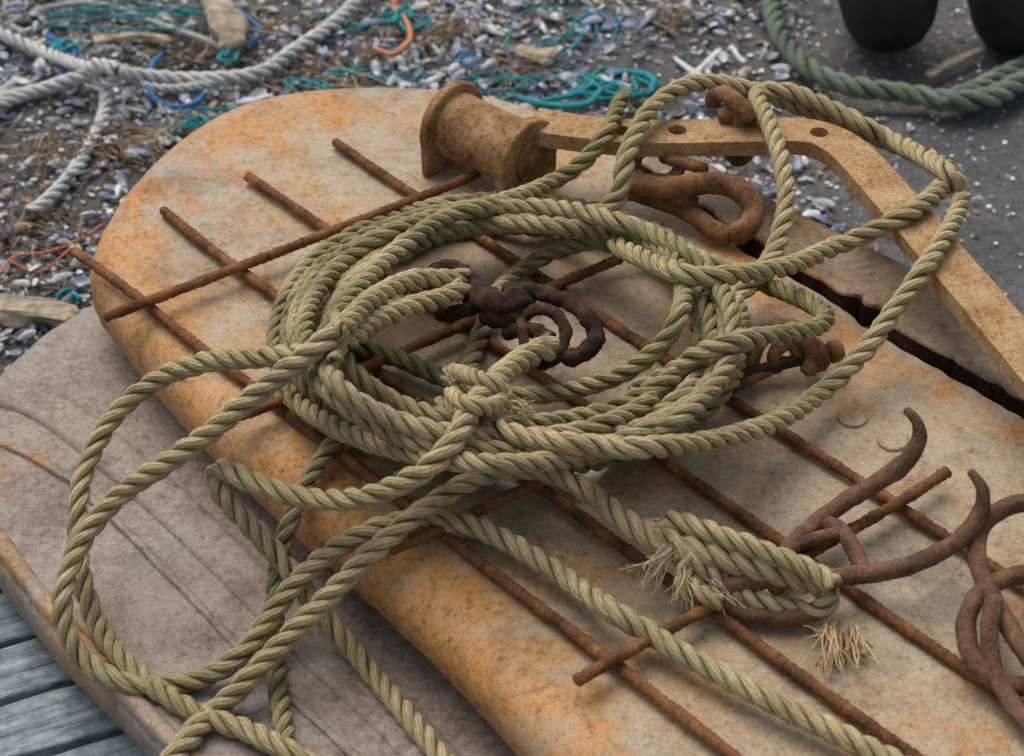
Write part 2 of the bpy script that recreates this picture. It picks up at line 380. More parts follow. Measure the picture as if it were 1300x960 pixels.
# edge rail beyond the crack
INN=[(748,159),(792,192),(838,221),(892,262),(952,303),(1047,358),(1138,416),(1224,463),(1306,511),(1504,620),(1765,780)]
OUTR=[(750,150),(815,170),(870,196),(930,230),(988,262),(1100,316),(1200,364),(1290,408),(1380,452),(1580,555),(1830,730)]
A=resample(catmull(P(np.array(INN)[:,0],np.array(INN)[:,1],ZB),14),0.002); n=320
def rs(C,n):
    s=arclen(C); t=np.linspace(0,s[-1],n); return np.stack([np.interp(t,s,C[:,k]) for k in range(3)],-1)
A=rs(A,n); Bq=rs(catmull(P(np.array(OUTR)[:,0],np.array(OUTR)[:,1],ZB),14),n)
cross=[(0.0,-0.05),(0.0,-0.002),(0.015,0.001),(0.10,0.002),(0.25,0.001),(0.45,0.001),(0.62,0.004),(0.78,0.011),(0.88,0.011),(0.95,0.005),(1.0,-0.008),(1.0,-0.055)]
V=[]; jag=np.clip(gsmooth(rng.normal(size=n),2.6)*0.013+gsmooth(rng.normal(size=n),1)*0.002,-0.002,0.012)
d=(Bq-A); dn=d/np.linalg.norm(d,axis=1)[:,None]
for f,h in cross:
    q=A+d*f+dn*(jag*(1 if f<0.02 else 0))[:,None]; q[:,2]+=h; V.append(q)
V=np.stack(V,1).reshape(-1,3)
rail=make_mesh('edge_rail',V,grid_faces(n,len(cross)).tolist(),M_strip,DOOR,True,None,{'edge':np.tile([0.9,.9,.7,.3,0,0,0,.2,.4,.5,.6,.6],n)})
rail.data.materials.append(M_dark)  # dark inner wall: shade of the crack put into the colour
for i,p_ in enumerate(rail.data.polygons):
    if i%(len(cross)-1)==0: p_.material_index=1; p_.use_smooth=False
def lathe(name,prof,o,ax,mat,parent,seg=40,lump=0.0):
    ax=np.array(ax,float);ax/=np.linalg.norm(ax); a=np.cross(ax,[0,0,1.0]); 
    if np.linalg.norm(a)<1e-3:a=np.array([1.0,0,0])
    a/=np.linalg.norm(a); b_=np.cross(ax,a); th=np.linspace(0,2*np.pi,seg,endpoint=False); V=[]
    for x,r in prof:
        rr=r*(1+lump*rng.normal(size=seg)*0.3) if lump else r+0*th
        V.append(np.array(o)+ax*x+rr[:,None]*(np.cos(th)[:,None]*a+np.sin(th)[:,None]*b_))
    V=np.vstack(V); Fs=grid_faces(len(prof),seg,0,True).tolist(); Fs.append(list(range(seg))[::-1]); Fs.append([(len(prof)-1)*seg+j for j in range(seg)])
    return make_mesh(name,V,Fs,mat,parent)
def disc(name,o,r,mat,parent):
    prof=[(-0.004,r),(0.0006,r*.97),(0.0016,r*.84),(0.0003,r*.68),(0.0002,r*.55),(0.0010,r*.4),(0.0012,r*.15)]
    ob=lathe(name,prof,o,(0,0,1),mat,parent,28,0.10); at=ob.data.attributes.new('edge','FLOAT','POINT'); at.data.foreach_set('value',[0.1]*len(ob.data.vertices))
for i,(u,v) in enumerate([(1082,530),(1133,560)]): disc('rivet_%d'%i,P(u,v,ZB+.001),0.015,M_door,DOOR)
# ------------------------------------------------------------------ rebar grid
GRID=empty('rebar_grid')
bars=[((92,315),(800,860),1.35),((197,265),(1030,868),1.25),((318,225),(1250,865),1.2),((424,182),(1290,740),1.25)]
def rebar(name,p0,p1,e1,h):
    a=P(*p0,ZB+h); b_=P(*p1,ZB+h); d=b_-a
    if e1>1: b_=a+d*e1
    n=int(np.linalg.norm(b_-a)/0.0022); t=np.linspace(0,1,n)[:,None]; C=a+(b_-a)*t
    C=C+np.column_stack([gsmooth(rng.normal(size=n),30)*0.010,gsmooth(rng.normal(size=n),30)*0.010,gsmooth(rng.normal(size=n),40)*0.003])
    s=arclen(C); R=0.0054+0.0006*(np.sin(2*np.pi*s/0.0085)>0.25)+gsmooth(rng.normal(size=n),2)*0.0006
    V,Fs=tube_geo(C,R,12,0.05); make_mesh(name,V,Fs,M_rebar,GRID); add_obs(C[::2],0.006)
for i,(p0,p1,e1) in enumerate(bars): rebar('long_bar_%d'%(i+1),p0,p1,e1,0.008)
for i,(p0,p1) in enumerate([((132,408),(618,217)),((305,536),(790,328)),((510,695),(1010,457)),((718,868),(1212,605))]): rebar('cross_bar_%d'%(i+1),p0,p1,1,0.019)
# ------------------------------------------------------------------ towing bracket
BR=empty('towing_bracket')
pa=P(574,156,ZB+0.052); pb=P(668,200,ZB+0.052); ax=pb-pa; Lx=np.linalg.norm(ax); axn=ax/Lx
lathe('spool_barrel',[(0,0.037),(0.004,0.0395),(0.012,0.0382),(Lx*0.5,0.0375),(Lx-0.012,0.0382),(Lx,0.0395)],pa,ax,M_spool,BR,48,0.01)
def ear(name,o,ax,r,th,mat):
    side=np.cross(ax,[0,0,1.0]); side/=np.linalg.norm(side); pts=[]
    for a in np.linspace(-0.25,math.pi+0.25,26): pts.append((r*math.cos(a),r*math.sin(a)))
    pts.append((-r*0.95,-(o[2]-ZB)+0.001)); pts.append((r*0.95,-(o[2]-ZB)+0.001)); n=len(pts)
    V=[];
    for x in (-th/2,th/2):
        for a,b_ in pts: V.append(np.array(o)+ax*x+side*a+np.array([0,0,b_]))
    Fs=[[i,(i+1)%n,n+(i+1)%n,n+i] for i in range(n)]+[list(range(n))[::-1],[n+i for i in range(n)]]
    ob=make_mesh(name,V,Fs,mat,BR,False); md=ob.modifiers.new('b','BEVEL'); md.width=0.0035; md.segments=3; md.limit_method='ANGLE'
    return ob
ear('spool_ear_back',pa,axn,0.050,0.012,M_spool); ear('spool_ear_front',pb,axn,0.047,0.015,M_spool)
lathe('spool_pin_head',[(0.006,0.026),(0.0105,0.0255),(0.012,0.022),(0.0105,0.016),(0.011,0.014),(0.015,0.010),(0.0155,0.003)],pb,ax,M_shk,BR,32,0.05)
HB=0.085; TH=0.018; WB=0.050
barw=[(672,150),(720,158),(800,166),(900,166),(1000,164),(1040,168),(1075,186),(1110,222),(1170,290),(1240,372),(1320,468),(1430,600)]
C=catmull(P(np.array(barw)[:,0],np.array(barw)[:,1],ZB+HB),14); C=resample(C,0.008); C=gsmooth(C,1.0)
t=np.gradient(C,axis=0);t/=np.linalg.norm(t,axis=1)[:,None]; nn=np.stack([-t[:,1],t[:,0],0*t[:,0]],-1); nn/=np.linalg.norm(nn,axis=1)[:,None]
V=[]
for a,h in ((-1,0),(1,0),(1,-1),(-1,-1)):
    q=C+nn*(a*WB/2+gsmooth(rng.normal(size=len(C)),1.5)[:,None]*0.0008); q[:,2]+=h*TH; V.append(q)
V=np.stack(V,1).reshape(-1,3); Fs=grid_faces(len(C),4,0,True).tolist(); n=len(C); Fs+=[[0,1,2,3],[(n-1)*4+j for j in (3,2,1,0)]]
bar=make_mesh('bracket_bar',V,Fs,M_brk,None,False)
bm=bmesh.new(); bm.from_mesh(bar.data); bmesh.ops.recalc_face_normals(bm,faces=bm.faces); bm.to_mesh(bar.data); bm.free()
cut=[]
for (u,v) in ((860,165),(1040,168),(790,166)):
    o=P(u,v,ZB+HB); bpy.ops.mesh.primitive_cylinder_add(vertices=28,radius=0.0105,depth=0.08,location=(o[0],o[1],o[2]-0.005)); cobj=bpy.context.object; cut.append(cobj)
    md=bar.modifiers.new('c','BOOLEAN'); md.object=cobj; md.operation='DIFFERENCE'; md.solver='EXACT'
md=bar.modifiers.new('b','BEVEL'); md.width=0.0025; md.segments=2; md.limit_method='ANGLE'; md.angle_limit=math.radians(50)
dg=bpy.context.evaluated_depsgraph_get(); me=bpy.data.meshes.new_from_object(bar.evaluated_get(dg)); bar.modifiers.clear(); bar.data=me
for cobj in cut: bpy.data.objects.remove(cobj,do_unlink=True)
bar.parent=BR
barO=resample(C,0.004)
for a in (-0.016,0,0.016):
    q=barO.copy(); tt=np.gradient(q,axis=0); tt/=np.linalg.norm(tt,axis=1)[:,None]; q+=np.stack([-tt[:,1],tt[:,0],0*tt[:,0]],-1)*a; q[:,2]-=0.008; add_obs(q,0.010)
# lug + bolt + shackle under bracket
SW=empty('swivel_shackle')
o=P(940,158,ZB+HB)
lathe('bolt',[(-0.05,0.009),(-0.03,0.009),(0.02,0.009),(0.022,0.007)],o,(0,0,1),M_shk,SW,20,0.03)
lathe('bolt_nut',[(-0.045,0.015),(-0.043,0.017),(-0.028,0.017),(-0.026,0.015)],o,(0,0,1),M_shk,SW,6)
tube('bolt_lug',[(905,134,.09),(908,122,.102),(922,120,.112),(940,134,.112),(952,152,.10)],0.0095,M_shk,SW)
tube('bolt_lug_2',[(915,150,.09),(935,140,.1),(958,152,.092)],0.009,M_shk,SW)
def linkobj(name,c,d,up,L,Wd,r,mat,parent):
    d=np.array(d,float);d/=np.linalg.norm(d);up=np.array(up,float);up-=d*up.dot(d);up/=np.linalg.norm(up)
    pts=[]
    for a in np.linspace(0,2*np.pi,20,endpoint=False):
        x=math.cos(a)*Wd/2; y=math.sin(a)*Wd/2+(L-Wd)/2*(1 if math.sin(a)>=0 else -1); pts.append(np.array(c)+up*x+d*y)
    return tube(name,pts,r,mat,parent,world=True,closed=True,ds=0.003)
linkobj('chain_link_1',P(835,208,ZB+.055),(1,-0.2,0.1),(0.2,0.6,0.8),0.050,0.036,0.0072,M_shk,SW)
linkobj('chain_link_2',P(868,207,ZB+.055),(1,-0.2,-0.2),(0.1,0.8,-0.5),0.044,0.030,0.007,M_shk,SW)
for nm,W,r in (('jaw_upper',[(798,232,.045),(820,236,.05),(850,238,.052),(885,234,.055),(920,234,.055),(945,246,.05),(957,266,.04),(950,288,.028),(930,300,.018)],.0125),
  ('jaw_lower',[(798,240,.03),(825,250,.028),(860,262,.025),(885,276,.022),(905,292,.018),(930,300,.016)],.0110),
  ('crotch',[(850,245,.04),(866,252,.036),(880,262,.028)],.012)):
    tube(nm,W,r,M_shk,SW)
lathe('jaw_collar',[(-.012,.012),(-.01,.017),(.008,.018),(.011,.014)],P(806,236,ZB+.04),(1,-.1,.05),M_shk,SW,24,.04)
# right shackle with bolt
BS=empty('bow_shackle')
tube('bow',[(950,470,.014),(956,446,.032),(972,424,.048),(1000,416,.054),(1022,430,.048),(1032,452,.03),(1026,474,.014)],0.0095,M_shk,BS)
tube('bow_inner',[(985,472,.012),(984,448,.032),(1003,436,.038),(1018,455,.025)],0.0075,M_shk,BS)
tube('pin',[(940,478,.02),(975,467,.022),(1010,458,.024),(1045,452,.026)],0.0065,M_dark,BS)
lathe('nut',[(0,0.014),(0.002,0.016),(0.013,0.016),(0.015,0.014)],P(1030,455,ZB+.025),(1,0.35,0.05),M_shk,BS,6)
lathe('nut_2',[(0,0.011),(0.002,0.012),(0.012,0.012),(0.014,0.01)],P(1052,448,ZB+.025),(1,0.35,0.05),M_shk,BS,6)
# ------------------------------------------------------------------ rope pile
ROPE=empty('rope_coil')
R=0.0098
turns=[(657,424,305,176,0),(650,428,288,166,-2),(655,426,270,154,2),(668,416,292,150,0),(650,424,250,140,2),(655,425,230,130,-3),(690,418,264,146,0),(640,415,212,118,2),(655,424,282,160,-1),(650,424,256,148,0),(650,420,298,170,2)]
NT=2600
th=np.linspace(0,2*np.pi*(len(turns)-1),NT); tt=th/(2*np.pi); Tn=np.array(turns,float)
par=[gsmooth(np.interp(tt,np.arange(len(turns)),Tn[:,k]),50) for k in range(5)]
wob=gsmooth(rng.normal(size=NT),48)*45; wob2=gsmooth(rng.normal(size=NT),48)*34
ang=-th+3.6
ex=(par[2]+wob)*np.cos(ang); ey=(par[3]+wob2)*np.sin(ang); ro=np.radians(par[4])
u=par[0]+ex*np.cos(ro)-ey*np.sin(ro); v=par[1]-(ex*np.sin(ro)+ey*np.cos(ro))
raw=np.column_stack([u,v,np.full(NT,R+0.001)])
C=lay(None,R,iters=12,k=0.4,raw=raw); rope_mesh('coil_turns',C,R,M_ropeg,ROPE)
def rp(name,W,R=0.0106,mat=None,**kw):
    hk={k:kw.pop(k) for k in ('Rprof','strands','hair','lay_f') if k in kw}
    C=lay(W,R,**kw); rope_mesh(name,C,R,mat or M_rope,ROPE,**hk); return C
rp('side_loop',[(760,285,.015),(820,302,.015),(880,325,.02),(940,350,.02),(1005,374,.015),(1046,396,.012),(1042,413,.012),(1000,424,.012),(940,432,.012),(890,448,.012),(850,475,.015),(800,500,.015)],R=.0100,mat=M_ropeg,free0=.12,free1=.10)
rp('under_strand',[(500,540,.015),(440,550,.02),(404,590,.015),(376,640,.0),(358,700,-.05),(350,760,-.085),(348,820,-.09),(355,890,-.09),(370,1000,-.09)],mat=M_ropeg,R=.0098,free0=.07)
rp('inner_loop',[(590,480,.012),(612,420,.015),(640,362,.02),(700,322,.02),(780,303,.02),(845,320,.02),(868,365,.02),(850,425,.02),(790,475,.02),(700,500,.02),(620,500,.02),(560,478,.02),(505,455,.02),(450,440,.02)],R=.0100,mat=M_ropeg,free0=.05,free1=.05)
rp('tail_end',[(790,122,.085),(775,158,.07),(748,198,.05),(700,232,.04),(640,256,.035),(575,272,.03),(520,305,.03),(468,350,.03),(425,405,.03),(410,450,.03),(440,500,.03),(520,540,.03),(620,556,.03),(720,550,.03),(800,525,.02),(860,480,.012)],mat=M_ropeg,R=.0100,free1=.06)
HBt=HB+0.012
rp('bracket_loop',[(700,280,.01),(755,272,.012),(785,250,.03),(790,225,.06),(800,185,HBt),(830,135,HBt+.01),(880,106,HBt+.012),(945,112,HBt-.005),(1010,133,.07),(1080,160,.06),(1140,186,.05),(1190,207,.06),(1203,228,.08),(1165,263,HBt),(1115,290,.085),(1050,317,.06),(1000,338,.05),(940,348,.045),(880,350,.03),(830,335,.015),(780,310,.012)],free0=.115,free1=.10)
rp('bracket_loop_2',[(880,420,.01),(925,385,.02),(962,350,.05),(985,315,.06),(998,255,.08),(988,190,HBt),(968,140,HBt),(962,118,HBt-.01),(1000,116,.075),(1060,140,.06),(1120,172,.055),(1180,205,.06),(1218,235,.075),(1216,268,HBt-.01),(1190,315,HBt),(1145,380,.08),(1095,448,.05),(1040,500,.03),(980,537,.02),(900,560,.02),(810,568,.02),(720,562,.02),(640,548,.02),(560,510,.012)],free0=.08,free1=.07)
# dark shackle in the middle
MS=empty('rusty_shackle'); zc=0.068
for nm,W,r in (('hook',[(552,380,zc-.02),(544,362,zc-.01),(550,346,zc-.002),(570,339,zc),(592,347,zc),(606,365,zc),(622,382,zc)],.0075),
 ('hook_lower',[(556,398,zc-.02),(580,396,zc-.012),(605,390,zc-.003)],.0075),
 ('body',[(598,372,zc),(614,380,zc+.004),(632,386,zc+.004),(650,384,zc+.003),(664,378,zc)],.0135),
 ('body_2',[(612,398,zc-.01),(640,404,zc-.008),(665,396,zc-.008)],.0105),
 ('bow',[(640,370,zc),(675,370,zc+.006),(712,379,zc+.008),(742,398,zc+.006),(756,424,zc-.004),(744,446,zc-.012),(716,458,zc-.018)],.0086),
 ('ring',[(665,402,zc-.005),(684,393,zc+.002),(706,399,zc+.002),(718,420,zc-.004),(710,448,zc-.012),(690,462,zc-.02),(672,450,zc-.018),(664,425,zc-.012)],.0062),
 ('pin',[(640,425,zc-.02),(670,418,zc-.012),(700,432,zc-.012)],.0075)):
    tube(nm,W,r,M_dark,MS,lump=0.16,ds=0.003,closed=(nm=='ring'))
rp('hook_strand',[(590,362,.078),(570,376,.07),(525,388,.065),(475,408,.065),(425,440,.06),(345,453,.05),(262,459,.05),(190,488,.04),(138,538,.015),(107,600,-.02),(98,670,-.06),(106,745,-.085),(138,818,-.088),(190,868,-.088),(250,905,-.088),(330,935,-.088),(430,990,-.088)],free0=.03)
rp('hook_strand_2',[(596,352,.066),(565,354,.064),(520,356,.06),(472,380,.065),(432,418,.07),(390,450,.07),(335,492,.06),(275,542,.045),(212,588,.02),(150,630,-.015),(103,688,-.05),(80,750,-.08),(84,800,-.085),(118,848,-.088),(180,870,-.088),(250,864,-.088),(308,830,-.08),(350,772,-.06),(398,718,-.02),(452,682,.014),(525,660,.02),(605,670,.02),(685,712,.02),(765,768,.02),(850,820,.02),(945,872,.02),(1060,930,.02),(1200,1000,.02)],free0=.03)
rp('splice_strand',[(702,438,.065),(660,458,.075),(625,488,.08),(598,520,.075),(572,565,.065),(530,603,.055),(460,632,.05),(385,632,.05),(320,612,.05),(284,596,.05),(274,604,.035),(288,635,.01),(328,678,-.03),(378,738,-.07),(425,800,-.085),(468,850,-.088),(530,925,-.088),(600,1010,-.088)],self_gap=0.06,Rprof=([0,.12,.2,1],[1.15,1.2,1,1]))
rp('knot_wrap',[(572,470,.06),(598,478,.085),(632,490,.085),(642,505,.07),(615,518,.08),(585,510,.09),(572,498,.08)],R=0.0082,self_gap=0.05,k=0.9,sig=0.005)
rp('band_wrap',[(424,398,.05),(430,412,.07),(433,430,.08),(430,448,.07),(422,458,.045)],R=0.0062,k=1.2,sig=0.004)
rp('eye_strand',[(200,990,-.088),(250,925,-.088),(310,868,-.085),(362,812,-.06),(420,755,-.02),(475,698,.02),(545,642,.045),(620,602,.05),(690,598,.055),(748,625,.052),(800,666,.045),(845,690,.042),(900,703,.045),(965,718,.05),(1030,738,.042),(1056,756,.028)],Rprof=([0,.74,.80,.97,1],[1,1,1.35,1.3,1.0]))
rp('eye_return',[(1058,748,.03),(1048,772,.016),(1005,774,.014),(955,760,.018),(915,736,.028),(880,712,.04),(850,692,.05)],R=0.0100,k=0.9)
rp('eye_tuck',[(845,662,.05),(880,668,.06),(930,686,.066),(985,706,.064),(1035,726,.052),(1062,748,.03)],R=0.0100,k=0.9)
rp('eye_tail',[(868,700,.05),(866,725,.03),(885,752,.015),(920,768,.012)],R=0.0085,k=1)
it=[(p,d,t,random.uniform(0.002,0.009)) for (p,d,t) in HAIRS]
fibres('stray_fibres',it,M_fib,ROPE,0.00014,3)
def tuft(name,u,v,h,du,dv,dh,n,L,mat,spread=0.35,rad=0.00045,par=None,curl=0.12):
    o=P(u,v,ZB+h); e=P(u+du,v+dv,ZB+h+dh); d=e-o; d/=np.linalg.norm(d); it=[]
    for _ in range(n):
        q=d+rng.normal(size=3)*spread; q/=np.linalg.norm(q)
        it.append((o+rng.normal(size=3)*0.003,q,q*0.5+d*0.5,L*random.uniform(0.5,1.2)))
    fibres(name,it,mat,par or ROPE,rad,6,curl)
tuft('fray_1',580,488,.10,-10,-10,.01,50,.016,M_fib,.5,.0006)
tuft('fray_2',645,515,.085,20,5,0,70,.022,M_fib,.25,.0008)
tuft('fray_3',655,540,.05,15,10,0,30,.016,M_fib,.3,.0007)
tuft('fray_4',840,668,.065,-30,-4,0,22,.012,M_fib,.25,.0007)
tuft('fray_5',850,700,.05,-35,35,-.02,36,.042,M_fib,.05,.0009,None,.07)
tuft('fray_6',866,728,.035,6,50,-.012,45,.030,M_fib,.08,.0010,None,.07)
tuft('fray_7',690,432,.085,15,-8,.01,25,.012,M_fib,.4)
tuft('fray_9',792,120,.085,5,-20,.01,40,.009,M_fib,.5)
tuft('fray_10',905,745,.03,30,25,-.01,30,.024,M_fib,.12,.0009)
RAF=empty('straw_tuft')
tuft('tuft_1',1056,798,.018,4,60,-.012,60,.048,M_raf,.06,.0011,RAF,.06)
tuft('tuft_2',1048,806,.012,-25,-20,0,12,.020,M_raf,.2,.0009,RAF)
tuft('tuft_3',1078,800,.014,14,45,-.008,45,.044,M_raf,.06,.0011,RAF,.06)
# ------------------------------------------------------------------ grapnels
G1=empty('grapnel_hook')
tube('prong_1',[(985,748,.03),(988,720,.035),(1005,694,.035),(1030,668,.035),(1065,643,.04),(1110,615,.055),(1148,588,.075),(1166,560,.095),(1164,535,.11),(1150,520,.118)],.0084,M_hook,G1,taper=True,lump=.07)
tube('prong_2',[(925,742,.03),(970,736,.035),(1040,733,.035),(1110,728,.035),(1170,712,.045),(1218,685,.065),(1244,652,.085),(1247,622,.105),(1232,598,.118)],.0084,M_hook,G1,taper=True,lump=.07)
tube('bridge',[(1035,662,.035),(1060,668,.035),(1080,690,.035),(1098,728,.035)],.0075,M_hook,G1,lump=.07)
tube('bridge_2',[(1005,694,.035),(1035,684,.035),(1070,676,.036)],.0065,M_hook,G1)
tube('eye',[(925,742,.03),(918,758,.02),(940,776,.014),(985,784,.014),(1035,778,.018),(1056,762,.022),(1050,745,.03)],.0078,M_hook,G1)
G2=empty('grapnel_hook.001')
tube('prong_1',[(1330,640,.09),(1290,640,.085),(1255,658,.075),(1240,690,.06),(1248,735,.05),(1275,785,.045),(1310,840,.04),(1360,900,.03)],.0085,M_hook,G2,lump=.07)
tube('ring',[(1320,728,.05),(1275,735,.05),(1240,758,.045),(1226,795,.04),(1235,835,.03),(1262,862,.025),(1310,872,.02),(1370,850,.02),(1390,790,.03),(1360,740,.045)],.0085,M_hook,G2,closed=True,lump=.07)
tube('shank',[(1262,760,.06),(1256,800,.05),(1262,850,.03),(1290,900,.02),(1340,960,.016)],.008,M_hook,G2,lump=.07)
# ------------------------------------------------------------------ ground & debris
n=220; xs=np.concatenate([[-120,-40,-15,-6],np.linspace(-3,3,n),[6,15,40,120]]); ys=np.concatenate([[-120,-40,-15,-6],np.linspace(-2.5,4.5,n),[8,20,50,160]])
X,Y=np.meshgrid(xs,ys,indexing='ij')
def gz(x,y):
    near=np.exp(-((x/4)**2+((y-1)/4)**2))
    return near*(0.012*np.sin(x*5+1)*np.sin(y*6)+0.007*np.sin(x*13+y*9)+0.005*np.sin(x*23-y*19+2))-0.008
V=np.column_stack([X.ravel(),Y.ravel(),gz(X,Y).ravel()])
make_mesh('ground',V,grid_faces(len(xs),len(ys))[:,::-1].tolist(),M_sand)
def dens(x,y):
    d=np.where(x<0.32,1.0,np.where(x<0.48,0.45,0.07))
    return d*np.where(y<0.45,0.35,1.0)*np.clip(0.62+0.6*np.sin(x*6+y*3)*np.sin(y*7-x*2)+0.2,0.22,1)
def scatter(N,xr=(-1.6,1.4),yr=(-0.5,2.3),f=dens):
    x=rng.uniform(*xr,N*3);y=rng.uniform(*yr,N*3); k=rng.random(N*3)<f(x,y); return x[k][:N],y[k][:N]
def rotmats(n,tilt):
    yaw=rng.uniform(0,2*np.pi,n); ti=rng.normal(size=n)*tilt; ta=rng.uniform(0,2*np.pi,n)
    c,s=np.cos(yaw),np.sin(yaw); Z=np.zeros((n,3,3)); Z[:,0,0]=c;Z[:,0,1]=-s;Z[:,1,0]=s;Z[:,1,1]=c;Z[:,2,2]=1
    kx,ky=np.cos(ta),np.sin(ta); c,s=np.cos(ti),np.sin(ti); Q=np.zeros((n,3,3)); C1=1-c
    Q[:,0,0]=c+kx*kx*C1;Q[:,0,1]=kx*ky*C1;Q[:,0,2]=ky*s;Q[:,1,0]=kx*ky*C1;Q[:,1,1]=c+ky*ky*C1;Q[:,1,2]=-kx*s;Q[:,2,0]=-ky*s;Q[:,2,1]=kx*s;Q[:,2,2]=c
    return Q@Z
th=np.linspace(0,2*np.pi,9,endpoint=False)
ol=np.column_stack([np.cos(th)*(1.0),np.sin(th)*(0.42+0.12*np.cos(th))])
base=np.vstack([np.column_stack([ol,np.zeros(9)]),np.column_stack([ol*0.62,np.full(9,0.22)]),[[0.1,0,0.30]]])
bf=[[i,(i+1)%9,9+(i+1)%9,9+i] for i in range(9)]+[[9+i,9+(i+1)%9,18] for i in range(9)]
pal=np.array([(.70,.71,.71),(.54,.58,.64),(.35,.40,.53),(.24,.29,.43),(.10,.12,.21),(.47,.44,.40),(.40,.29,.18),(.27,.28,.30)])
pw=np.array([.22,.18,.17,.14,.10,.07,.05,.07])
x,y=scatter(13500); N=len(x); sc=rng.uniform(0.004,0.017,N)*np.where(x>0.45,0.55,1); Q=rotmats(N,0.5)
flip=np.where(rng.random(N)<0.5,1,-1)
bb=base[None]*np.stack([np.ones(N),rng.uniform(.8,1.3,N),flip*rng.uniform(0.7,1.4,N)],-1)[:,None,:]*sc[:,None,None]
V=np.einsum('nij,nkj->nki',Q,bb)+np.stack([x,y,gz(x,y)+0.002+sc*0.28+rng.random(N)*0.010],-1)[:,None,:]
cols=pal[rng.choice(len(pal),N,p=pw)]*rng.uniform(.7,1.1,(N,1))
cc=np.repeat(cols[:,None,:],19,1)*np.linspace(1.1,0.8,19)[None,:,None]
qs=np.array([f for f in bf if len(f)==4]);ts=np.array([f for f in bf if len(f)==3]); of=(np.arange(N)*19)[:,None,None]
make_mesh('shell_debris',V.reshape(-1,3),(qs[None]+of).reshape(-1,4).tolist()+(ts[None]+of).reshape(-1,3).tolist(),M_shell,col=cc.reshape(-1,3))
def dens2(x,y): return np.clip(dens(x,y)+0.22,0,1)
x,y=scatter(32000,f=dens2); N=len(x); Q=rotmats(N,0.5); sc=rng.uniform(0.0018,0.0060,N)*np.where(x>0.45,0.7,1)
sh=rng.normal(size=(N,5,3))*0.12+np.array([[1,0,0],[.3,.9,0],[-.8,.6,0.1],[-.8,-.6,0],[.3,-.8,.1]])[None]
V=np.einsum('nij,nkj->nki',Q,sh*sc[:,None,None])+np.stack([x,y,gz(x,y)+0.002+rng.random(N)*0.004],-1)[:,None,:]
pal2=np.array([(.72,.72,.70),(.50,.52,.56),(.33,.36,.45),(.38,.28,.17),(.20,.15,.10),(.06,.06,.06),(.02,.32,.36)]); cols=pal2[rng.choice(7,N,p=[.28,.22,.14,.15,.10,.09,.02])]
make_mesh('shell_chips',V.reshape(-1,3),(np.arange(N)[:,None]*5+np.arange(5)[None]).tolist(),M_shell,smooth=False,col=np.repeat(cols,5,0))
def twigs(name,x,y,zoff=0.016,Lr=(0.01,0.055),rr=(0.0006,0.0026)):
    V=[];Fs=[];K=[];off=0
    tp=np.array([(.26,.16,.08),(.38,.28,.16),(.13,.085,.05),(.48,.41,.29),(.20,.14,.09),(.16,.11,.07)])
    for a,b_ in zip(x,y):
        L=random.uniform(*Lr); an=random.random()*6.28; cu=random.uniform(-25,25); pts=[];c=np.array([a,b_,gz(a,b_)+random.uniform(0.004,zoff)])
        for q in range(6):
            pts.append(c.copy()); c=c+np.array([math.cos(an),math.sin(an),random.uniform(-.15,.15)])*L/5; an+=cu*L/5
        v_,f_=tube_geo(np.array(pts),random.uniform(*rr),5,0,off); V.append(v_);Fs+=f_;off+=len(v_)
        K.append(np.repeat(tp[random.randrange(6)][None]*random.uniform(.7,1.2),len(v_),0))
    make_mesh(name,np.vstack(V),Fs,M_twig,col=np.vstack(K))
x,y=scatter(2600,f=lambda a,b_:dens(a,b_)*np.clip(0.35+np.sin(a*5+2)*np.cos(b_*4),0.12,1)); twigs('twig_litter',x,y)
xx=[];yy=[]
for (u,v,su,k) in [(180,200,.045,110),(215,60,.04,90),(60,205,.04,60),(420,95,.04,110),(300,185,.03,40),(660,95,.03,80),(560,45,.04,80),(130,20,.06,70),(380,30,.05,70),(30,300,.05,80),(860,40,.03,30)]:
    o=P(u,v,0.0); xx+=list(o[0]+rng.normal(size=k)*su); yy+=list(o[1]+rng.normal(size=k)*su*0.7)
twigs('dry_seaweed',np.array(xx),np.array(yy),0.028,(0.02,0.07),(0.0006,0.0018))
def grope(name,W,R,mat,parent,hz=0.0,hair=0):
    W=np.array([(a,b_,-ZB+R+0.004+hz+(c3[0] if c3 else 0)) for a,b_,*c3 in W]); D=catmull(W,14); C=resample(P(D[:,0],D[:,1],ZB+D[:,2]),0.004)
    C=gsmooth(C,2); rope_mesh(name,C,R,mat,parent,hair=hair); return C
WR=empty('white_rope')
grope('strand_1',[(-60,150),(0,128),(60,112),(125,92,.03),(200,98),(270,100),(330,92),(370,66),(430,24),(470,-20)],.011,M_ropew,WR)
grope('strand_2',[(-60,10),(0,42),(60,68),(115,86,.04),(150,84,.045),(145,104,.03),(118,100,.02),(122,80,.05),(150,92,.05)],.010,M_ropew,WR)
grope('strand_3',[(135,95,.02),(133,140,.0),(118,180),(90,222),(62,252),(34,272)],.010,M_ropew,WR)
grope('strand_4',[(0,35),(60,10),(130,5),(200,30),(260,50),(300,70)],.005,M_ropew,WR)
grope('strand_5',[(-20,140),(40,118),(90,100),(128,98,.02)],.009,M_ropew,WR)
grope('strand_6',[(150,95,.01),(200,112),(260,108),(320,92),(350,84)],.007,M_ropew,WR)
GR=empty('green_rope')
grope('strand',[(985,-70),(978,-10),(990,45),(1035,92),(1095,112),(1150,118),(1210,128),(1260,122),(1320,92),(1400,60)],.016,M_ropet,GR)
grope('strand_2',[(1190,132),(1240,112),(1290,88),(1380,50)],.015,M_ropet,GR)
def cord(par,name,W,r,mat,hz=0.006):
    W=np.array([(a,b_,-ZB+hz+random.uniform(0,.014)) for a,b_ in W],float); return tube(name,W,r,mat,par,sides=8,lump=0.15)
